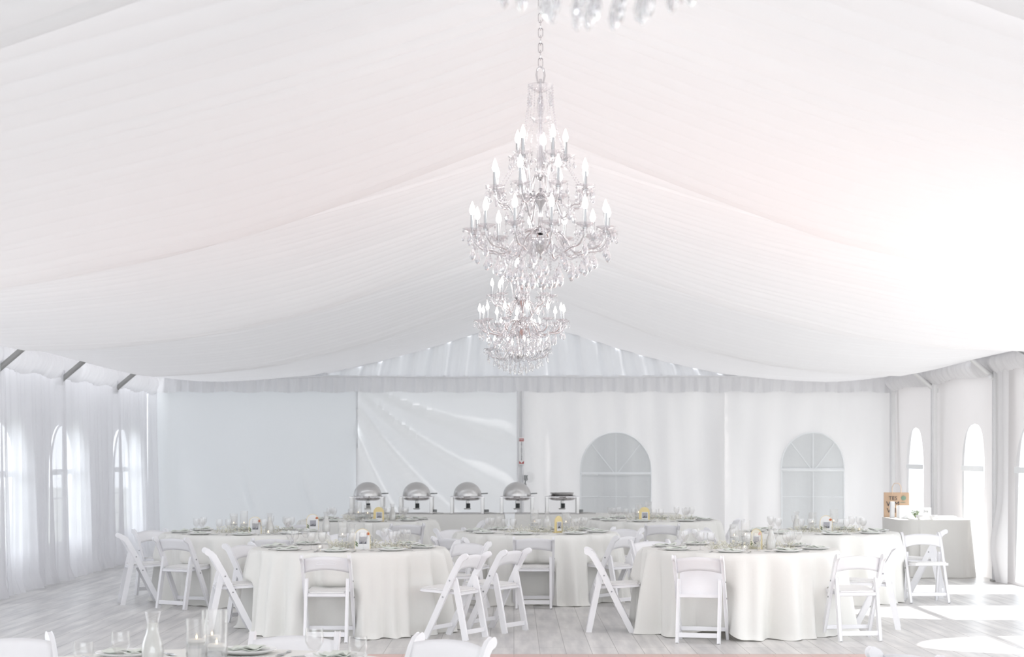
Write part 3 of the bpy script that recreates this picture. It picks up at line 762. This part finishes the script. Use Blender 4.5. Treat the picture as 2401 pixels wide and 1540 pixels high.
# ------------------------------------------------------------------ buffet tables and chafing dishes
def rect_cloth(name, x0, x1, y0, y1, h, m, lab, seed, flare=.02, amp=.014):
    r_ = random.Random(seed); per = []
    N = 46
    for i in range(N): per.append((lerp(x0, x1, i/N), y0, 0, -1))
    for i in range(N//2): per.append((x1, lerp(y0, y1, i/(N//2)), 1, 0))
    for i in range(N): per.append((lerp(x1, x0, i/N), y1, 0, 1))
    for i in range(N//2): per.append((x0, lerp(y1, y0, i/(N//2)), -1, 0))
    n_ = len(per); ph = r_.random()*6; vs = []; rows = 10
    for j in range(rows+1):
        t_ = j/rows
        for i, (x, y_, nx_, ny_) in enumerate(per):
            off = amp*t_**.6*(1+sin(i*.75+ph)*.8+sin(i*1.9+ph)*.4)+flare*t_
            nx2 = nx_+(-1 if abs(x-x0) < .06 else 0)*(abs(ny_))+(1 if abs(x-x1) < .06 else 0)*abs(ny_)
            vs.append((x+nx2*off, y_+ny_*off, h*(1-t_)+.006*(j == rows)))
    fs = [(j*n_+i, j*n_+(i+1) % n_, (j+1)*n_+(i+1) % n_, (j+1)*n_+i) for j in range(rows) for i in range(n_)]
    fs.append(tuple(range(n_)))
    b = MB(); b.add(vs, fs); o = b.build(name, m, smooth=50); return tag(o, lab, 'tablecloth')
YB0, YB1 = 25.75, 26.51
rect_cloth('buffet_tablecloth', -2.49, -.14, YB0, YB1, .76, 'beige', 'beige cloth on the buffet table under the left three chafing dishes', 3)
rect_cloth('buffet_tablecloth', .02, 2.42, YB0, YB1, .76, 'beige', 'beige cloth on the buffet table under the two right chafing dishes', 4)
def chafer(lid=True):
    t = thing('chafing_dish', (0, 0, 0), 0, None, 'chafing dish')
    w, dp, h = .245, .19, .25
    for sx in (-1, 1):
        for sy in (-1, 1):
            MB().box(sx*(w-.02), sy*dp, h/2, .045, .012, h).build('leg', 'steel', t, bevel=.004)
    fr = MB()
    for sy in (-1, 1): fr.box(0, sy*dp, h-.004, 2*w+.015, .014, .010); fr.box(0, sy*dp, .004, 2*w, .014, .008)
    for sx in (-1, 1): fr.box(sx*w, 0, h-.004, .012, 2*dp, .010); fr.box(sx*w, 0, .004, .012, 2*dp, .008)
    fr.build('frame', 'chrome', t, bevel=.002)
    MB().lathe([(.001, h-.055), (.16, h-.055), (.195, h-.035), (.205, h+.004), (.215, h+.008), (.2, h+.012)], 40).build('water_pan', 'chrome', t)
    f = MB(); f.lathe([(.045, .06), (.045, .062), (.055, .075), (.001, .075)], 16); f.lathe([(.024, .075), (.024, .185)], 16); f.build('fuel_holder', 'steel', t)
    MB().lathe([(.001, .08), (.03, .08), (.03, .15), (.001, .15)], 16, .012, -.03).build('fuel_can', 'dark', t)
    if lid:
        L_ = [(.207*cos(radians(a)), h+.012+.20*sin(radians(a))) for a in range(0, 90, 6)]+[(.001, h+.212)]
        m_ = MB()
        def dm(u, v):
            a = u*2*pi; q = v*pi/2
            return (.207*cos(q)*cos(a), .19*cos(q)*sin(a)*1.0, h+.012+.203*sin(q)**.97)
        m_.grid(dm, 48, 16, True); o = m_.build('lid', 'steel', t, smooth=60)
        MB().tube([(-.03, -.205, h-.004), (-.03, -.22, h-.004), (.03, -.22, h-.004), (.03, -.205, h-.004)], .007, 8).build('handle', 'chrome', o)
        o2 = MB(); o2.grid(lambda u, v: (.195*cos(v*pi/2)*cos(u*2*pi), .16*cos(v*pi/2)*sin(u*2*pi)+.055, h+.012+.195*sin(v*pi/2)), 32, 10, True); o2.build('inner_lid', 'steel', t, smooth=60)
        MB().tube([(.20, .10, h+.04), (.30, .10, h+.045)], .008, 8).build('hinge_handle', 'greyplastic', t)
    else:
        MB().lathe([(.001, h-.02), (.15, h-.02), (.172, h+.055), (.18, h+.058), (.17, h+.052)], 40).build('food_pan', 'steel', t)
        MB().tube([(-.03, -.205, h+.004), (-.03, -.22, h+.004), (.03, -.22, h+.004), (.03, -.205, h+.004)], .007, 8).build('handle', 'chrome', t)
    return t
CD = chafer(); CO = chafer(False)
dd = 26.12; zc = .762
for px, l in ((862, 'leftmost, behind the gold table card'), (977, 'second from the left'), (1096, 'third from the left, in the middle of the buffet'), (1212, 'fourth from the left, in front of the tent pole')):
    dup(CD, ((px-VX)*dd/FOC, dd, zc), 0, 'stainless dome-lidded chafing dish, '+l, 'chafing dishes on the buffet')
dup(CO, ((1318-VX)*dd/FOC, dd, zc), 0, 'open chafing dish without its lid, rightmost on the buffet', 'chafing dishes on the buffet')
def tongs():
    b = MB(); b.tube([(-.13, .01, .012), (0, .014, .022), (.12, .004, .012)], .006, 6); b.tube([(-.13, .01, .012), (0, -.006, .018), (.12, -.012, .010)], .006, 6)
    b.tube([(-.1, .04, .006), (.02, .03, .016), (.11, .045, .006)], .005, 6)
    return tag(b.build('serving_tongs', 'steel'), None, 'tongs')
TG = tongs()
cn = MB().lathe([(.001, 0), (.035, 0), (.035, .055), (.033, .055), (.033, .05), (.001, .048)], 20).build('fuel_tin', 'greyplastic'); tag(cn, None, 'tin')
for px, l in ((917, 'beside the leftmost chafing dish'), (1021, 'beside the second chafing dish'), (1146, 'between the third and fourth chafing dishes'), (1378, 'right of the open chafing dish'), (1452, 'at the right part of the buffet table')):
    dup(TG, ((px-VX)*25.95/FOC, 25.95, zc), R.uniform(-.4, .4), 'steel serving tongs '+l, 'serving tongs')
for px, l in ((1141, 'between the third and fourth chafing dishes'), (1362, 'right of the open chafing dish'), (1019, 'right of the second chafing dish')):
    dup(cn, ((px-VX)*26.2/FOC, 26.2, zc), 0, 'small grey fuel tin '+l, 'fuel tins')

# ------------------------------------------------------------------ gift table by the right wall
GX0, GX1, GY0, GY1 = 5.12, 6.12, 23.4, 24.95
def gc():
    r_ = random.Random(5); vs = []; N = 160; rows = 12; cx, cy = (GX0+GX1)/2, (GY0+GY1)/2; ax, ay = (GX1-GX0)/2, (GY1-GY0)/2
    def sq(a, e=.45):
        c, s_ = cos(a), sin(a); return (ax*abs(c)**e*(1 if c > 0 else -1), ay*abs(s_)**e*(1 if s_ > 0 else -1))
    for q in (.3, .7, .95): vs += [(cx+sq(2*pi*i/N)[0]*q, cy+sq(2*pi*i/N)[1]*q, .76) for i in range(N)]
    for j in range(rows+1):
        t_ = j/rows
        for i in range(N):
            a = 2*pi*i/N; x, y_ = sq(a); k = 1+.10*t_*(1+.25*sin(a*9)+.2*sin(a*17))
            if cos(a) < -.2: k -= .12*t_
            vs.append((min(cx+x*k, 6.22), cy+y_*k, .755*(1-t_)+.006))
    tot = 4+rows; fs = [(j*N+i, j*N+(i+1) % N, (j+1)*N+(i+1) % N, (j+1)*N+i) for j in range(tot-1) for i in range(N)]; fs.append(tuple(range(N))[::-1])
    b = MB(); b.add(vs, fs); return b.build('tablecloth', 'beige', smooth=50)
tag(gc(), 'floor-length pale cloth on the gift table by the sunlit right wall', 'tablecloth')
t = thing('paper_bag', (5.32, 24.62, .763), radians(-10), 'brown paper carrier bag with dark lettering and a green round emblem', 'bag')
bb = MB(); w, dp, h = .17, .075, .34
bb.add([(-w, -dp, 0), (w, -dp, 0), (w, dp, 0), (-w, dp, 0), (-w, -dp, h), (w, -dp, h), (w, dp, h), (-w, dp, h), (-w-.0, 0, h*.5), (w, 0, h*.5)],
       [(0, 3, 2, 1), (0, 1, 5, 4), (2, 3, 7, 6), (0, 4, 8), (4, 7, 8), (7, 3, 8), (3, 0, 8), (1, 9, 5), (5, 9, 6), (6, 9, 2), (2, 9, 1)])
bb.build('bag_body', 'kraft', t, smooth=0, solid=.003)
MB().tube([(-.06, -dp-.002, h-.02), (-.06, -dp, h+.08), (-.03, -dp, h+.13), (.03, -dp, h+.13), (.06, -dp, h+.08), (.06, -dp-.002, h-.02)], .005, 6).build('handle', 'kraft', t)
text('TES', .075, 'ink', t, (-.05, -dp-.004, .26)); text('WM', .10, 'ink', t, (-.05, -dp-.004, .18)); text('WI', .10, 'ink', t, (-.07, -dp-.004, .09))
em = MB(); em.prism([(.095+.033*cos(k*pi/12), .265+.033*sin(k*pi/12)) for k in range(24)], -dp-.006, -dp-.004, 'y'); em.build('emblem', 'inkgreen', t)
MB().box(.085, -dp-.0045, .205, .07, .001, .006).build('printed_line', 'inkgreen', t)
bx = MB().box(0, 0, .085, .16, .11, .17).build('gift_box', 'paper', bevel=.004); bx.location = (5.34, 24.26, .763); bx.rotation_euler = (0, 0, .2); tag(bx, 'square white box standing in front of the brown paper bag', 'box')
bx = MB().box(0, 0, .10, .05, .09, .24).build('gift_box', 'paper', bevel=.003); bx.location = (5.20, 24.33, .765); tag(bx, 'narrow tall white box beside the square box on the gift table', 'box')
t = thing('greenery_sprig', (5.47, 24.1, .763), 0, 'small loose sprig of green leaves on the gift table', 'plant')
lf = MB(); sm = MB(); r_ = random.Random(3)
for k in range(16):
    a = r_.uniform(0, 6.28); l = r_.uniform(.05, .12); e = (l*cos(a)*.6, l*sin(a)*.6, r_.uniform(.03, .11)); sm.tube([(0, 0, 0), e], .0015, 4)
    for q in range(3):
        p_ = Vector(e)*(.5+.22*q); lf.ball((p_.x+r_.gauss(0, .006), p_.y, p_.z), .011, 6, .5)
lf.build('leaves', 'green', t); sm.build('stems', 'green', t)
t = thing('greeting_card', (5.60, 24.05, .763), 0, 'white standing card with a small grey word on the gift table', 'card')
MB().box(0, 0, .075, .14, .003, .15).build('card_sheet', 'paper', t); text('Joy', .05, 'greyplastic', t, (.0, -.003, .10))
MB().box(0, .03, .002, .1, .05, .004).build('card_foot', 'paper', t)
bw = MB().lathe([(.001, 0), (.03, 0), (.055, .035), (.062, .055), (.058, .055), (.05, .036), (.001, .008)], 28).build('bowl', 'china'); tag(bw, None, 'bowl')
dup(bw, (5.45, 23.75, .763), 0, 'white china bowl at the front of the gift table, left one', 'bowls on the gift table')
dup(bw, (5.62, 23.75, .763), 0, 'white china bowl at the front of the gift table, right one', 'bowls on the gift table')
tr = MB().box(0, 0, .02, .26, .18, .03).build('card_tray', 'paper', bevel=.004); tr.location = (5.85, 24.0, .763); tag(tr, 'flat white box at the right of the gift table', 'box')

# ------------------------------------------------------------------ crystal chandeliers
def pend(b, x, y_, z, L_, w, rot=0):
    """cut almond drop with facets, hanging from z"""
    prof_ = [(.001, 0), (w*.35, -L_*.15), (w*.85, -L_*.45), (w, -L_*.62), (w*.7, -L_*.85), (.001, -L_)]
    n_ = 8; vs = [(x+(r*cos(2*pi*k/n_+rot)), y_+(r*.55*sin(2*pi*k/n_+rot)), z+q) for r, q in prof_ for k in range(n_)]
    b.add(vs, [(i*n_+k, i*n_+(k+1) % n_, (i+1)*n_+(k+1) % n_, (i+1)*n_+k) for i in range(len(prof_)-1) for k in range(n_)])
    b.tube([(x, y_, z+.022), (x, y_, z-.004)], .0012, 4)
    b.ball((x, y_, z+.014), .0055, 6)
def beads(b, pts, r=.0055, step=.013):
    acc = 0
    for p, q in zip(pts, pts[1:]):
        p, q = Vector(p), Vector(q); L_ = (q-p).length
        while acc < L_:
            c = p.lerp(q, acc/L_); b.ball(tuple(c), r, 6, 1, 4); acc += step
        acc -= L_
    b.tube(pts, .0009, 3, False)
def arm_shape(R_, z0, zp, dip, n=18):
    """S shaped arm from the hub out, down and up to the pan"""
    P = [(.03, z0), (R_*.18, z0+.015), (R_*.34, z0-.01), (R_*.52, z0-.07-dip*.3), (R_*.70, zp-dip), (R_*.86, zp-dip*.92), (R_*.97, zp-dip*.5), (R_, zp)]
    out = []
    for i in range(len(P)-1):
        p0, p1, p2, p3 = Vector(P[max(0, i-1)]), Vector(P[i]), Vector(P[i+1]), Vector(P[min(len(P)-1, i+2)])
        for k in range(4):
            t_ = k/4; out.append(.5*((2*p1)+(-p0+p2)*t_+(2*p0-5*p1+4*p2-p3)*t_*t_+(-p0+3*p1-3*p2+p3)*t_**3))
    out.append(Vector(P[-1])); return out
def chandelier():
    t = thing('crystal_chandelier', (0, 0, 0), 0, None, 'chandelier')
    tiers = [(12, .330, 2.700, 2.700, .085, 8), (8, .232, 2.900, 2.86, .075, 20), (5, .122, 3.060, 2.97, .04, 10)]
    for (n_, R_, zp, z0, dip, ph) in tiers:
        prof_ = arm_shape(R_, z0, zp, dip)
        for k in range(n_):
            a = radians(ph)+2*pi*k/n_; ca, sa = cos(a), sin(a)
            ar_ = MB().tube([(p.x*ca, p.x*sa, p.y) for p in prof_], .0055, 8).build('arm', 'chrome', t, smooth=60)
            X, Y_ = R_*ca, R_*sa
            MB().lathe([(.006, zp-.012), (.016, zp-.004), (.034, zp+.004), (.046, zp+.014), (.048, zp+.016), (.034, zp+.008), (.006, zp+.002)], 16, X, Y_).build('drip_pan', 'bead', ar_)
            c = MB(); c.lathe([(.0085, zp), (.0085, zp+.082), (.001, zp+.082)], 12, X, Y_); c.lathe([(.012, zp-.01), (.013, zp), (.009, zp+.012)], 12, X, Y_); c.build('candle_sleeve', 'silver', ar_)
            MB().lathe([(.006, zp+.082), (.0125, zp+.094), (.0135, zp+.104), (.009, zp+.122), (.0035, zp+.138), (.0005, zp+.145)], 12, X, Y_).build('flame_bulb', 'bulb', ar_)
            for q in range(5):
                fr = MB(); b_ = 2*pi*q/5+a; pend(fr, X+.043*cos(b_), Y_+.043*sin(b_), zp-.012, .034, .009, b_)
                fr.build('crystal_drop', 'crystal', ar_, smooth=20)
    # long pendants of the lower ring
    def P_(x, y_, z, L_, w, a):
        m_ = MB(); pend(m_, x, y_, z, L_, w, a+pi/2); m_.build('pendant', 'crystal', t, smooth=20)
    for k in range(12):
        a = radians(8)+2*pi*k/12; P_(.330*cos(a), .330*sin(a), 2.625, .062, .016, a)
        a += pi/12; P_(.262*cos(a), .262*sin(a), 2.585, .062, .016, a)
    for k in range(12):
        a = radians(4)+2*pi*k/12; P_(.215*cos(a), .215*sin(a), 2.56, .066, .017, a)
    for k in range(10):
        a = radians(14)+2*pi*k/10; P_(.155*cos(a), .155*sin(a), 2.535, .066, .017, a); 
    for k in range(8): a = 2*pi*k/8; P_(.095*cos(a), .095*sin(a), 2.51, .068, .017, a)
    for k in range(5): a = 2*pi*k/5; P_(.045*cos(a), .045*sin(a), 2.50, .068, .017, a)
    for k in range(8): a = .2+2*pi*k/8; P_(.165*cos(a), .165*sin(a), 2.80, .05, .013, a)
    for k in range(6): a = .4+2*pi*k/6; P_(.058*cos(a), .058*sin(a), 3.35, .04, .010, a)
    # centre column, dishes and hubs
    c = MB(); c.lathe([(.006, 2.60), (.006, 3.44)], 10)
    c.lathe([(.001, 2.585), (.006, 2.60), (.028, 2.615), (.042, 2.645), (.046, 2.672), (.043, 2.676), (.02, 2.68)], 24)
    c.lathe([(.008, 2.69), (.03, 2.70), (.034, 2.72), (.012, 2.74), (.012, 2.82), (.036, 2.845), (.044, 2.87), (.02, 2.89), (.009, 2.9)], 20)
    c.lathe([(.008, 2.95), (.022, 2.965), (.024, 2.98), (.009, 2.99)], 16); c.lathe([(.002, 2.572), (.009, 2.58), (.003, 2.59)], 10)
    c.build('centre_column', 'chrome', t, smooth=50)
    g_ = MB()
    g_.lathe([(.01, 3.225), (.03, 3.232), (.046, 3.25), (.05, 3.254)], 20); g_.lathe([(.012, 3.375), (.03, 3.382), (.055, 3.40), (.062, 3.412), (.058, 3.41)], 24)
    g_.lathe([(.013, 3.02), (.02, 3.06), (.013, 3.12), (.022, 3.17), (.012, 3.21)], 16); g_.lathe([(.012, 3.26), (.019, 3.30), (.010, 3.36)], 16)
    g_.build('glass_dish', 'bead', t, smooth=50)
    cl = MB()
    for k in range(40):
        a = R.uniform(0, 6.28); q = R.choice((2.655, 2.87, 2.89, 2.845)); rr_ = .047 if q < 2.8 else .046
        cl.ball((rr_*cos(a), rr_*sin(a), q+R.uniform(-.02, .02)), .008, 6, 1, 4)
    cl.build('jewel_band', 'crystal', t, smooth=20, kind='stuff')
    # bead strings
    def arc(p, q, sag, n_=8): return [tuple(Vector(p).lerp(Vector(q), i/n_)-Vector((0, 0, sag*sin(pi*i/n_)))) for i in range(n_+1)]
    for k in range(10):
        a = radians(ph)+2*pi*k/10; m_ = MB(); beads(m_, [(lerp(.060, .122, (i/10)**2.2)*cos(a), lerp(.060, .122, (i/10)**2.2)*sin(a), lerp(3.40, 3.075, i/10)) for i in range(11)], .0042)
        m_.build('bead_string', 'bead', t)
    for k in range(12):
        a = radians(8)+2*pi*k/12; a2 = a+2*pi/12; m_ = MB(); beads(m_, arc((.330*cos(a), .330*sin(a), 2.695), (.330*cos(a2), .330*sin(a2), 2.695), .07), .005)
        m_.build('bead_string', 'bead', t)
        m_ = MB(); beads(m_, arc((.32*cos(a), .32*sin(a), 2.69), (.05*cos(a), .05*sin(a), 2.66), .09), .005); m_.build('bead_string', 'bead', t)
    for k in range(8):
        a = radians(20)+2*pi*k/8; a2 = a+2*pi/8; m_ = MB(); beads(m_, arc((.232*cos(a), .232*sin(a), 2.89), (.232*cos(a2), .232*sin(a2), 2.89), .06), .005)
        m_.build('bead_string', 'bead', t)
        m_ = MB(); beads(m_, [(.122*cos(a)*1.1, .122*sin(a)*1.1, 3.03), (.20*cos(a), .20*sin(a), 2.93), (.232*cos(a), .232*sin(a), 2.905)], .0045); m_.build('bead_string', 'bead', t)
        m_ = MB(); beads(m_, [(.12*cos(a), .12*sin(a), 2.64), (.12*cos(a), .12*sin(a), 2.53)], .0055); m_.build('bead_string', 'bead', t)
    # hook and chain up to the ridge
    h = MB(); h.tube([(-.012, 0, 3.42), (-.02, 0, 3.46), (-.014, 0, 3.49), (0, 0, 3.50), (.014, 0, 3.49), (.02, 0, 3.455), (.012, 0, 3.42)], .005, 8); h.build('hook', 'chrome', t)
    ch = MB(); z = 3.495; k = 0
    while z < 3.93:
        L_, w = .046, .011; pts = []
        for i in range(17):
            a = 2*pi*i/16; x = w*cos(a); zz = z+L_/2+(L_/2-w)*(1 if sin(a) > 0 else -1)*(1 if abs(sin(a)) > .01 else 0)+w*sin(a)
            pts.append((x, 0, zz) if k % 2 == 0 else (0, x, zz))
        ch.tube(pts, .0026, 6, False); z += L_-.010; k += 1
    ch.build('chain', 'chrome', t, smooth=60)
    return t
CHN = chandelier()
for x, y_, dz, rz, l in ((.128, 8.50, 0, 0, 'large three-tier crystal chandelier in the middle of the picture'),
                         (.062, 13.8, -.035, .5, 'crystal chandelier directly below and behind the large one'),
                         (.045, 19.1, .06, 1.1, 'third crystal chandelier, faint, lowest and farthest away'),
                         (.165, 3.42, .035, 2.0, 'blurred nearest chandelier of which only drops show at the top edge')):
    dup(CHN, (x, y_, dz), rz, l, 'crystal chandeliers along the ridge')
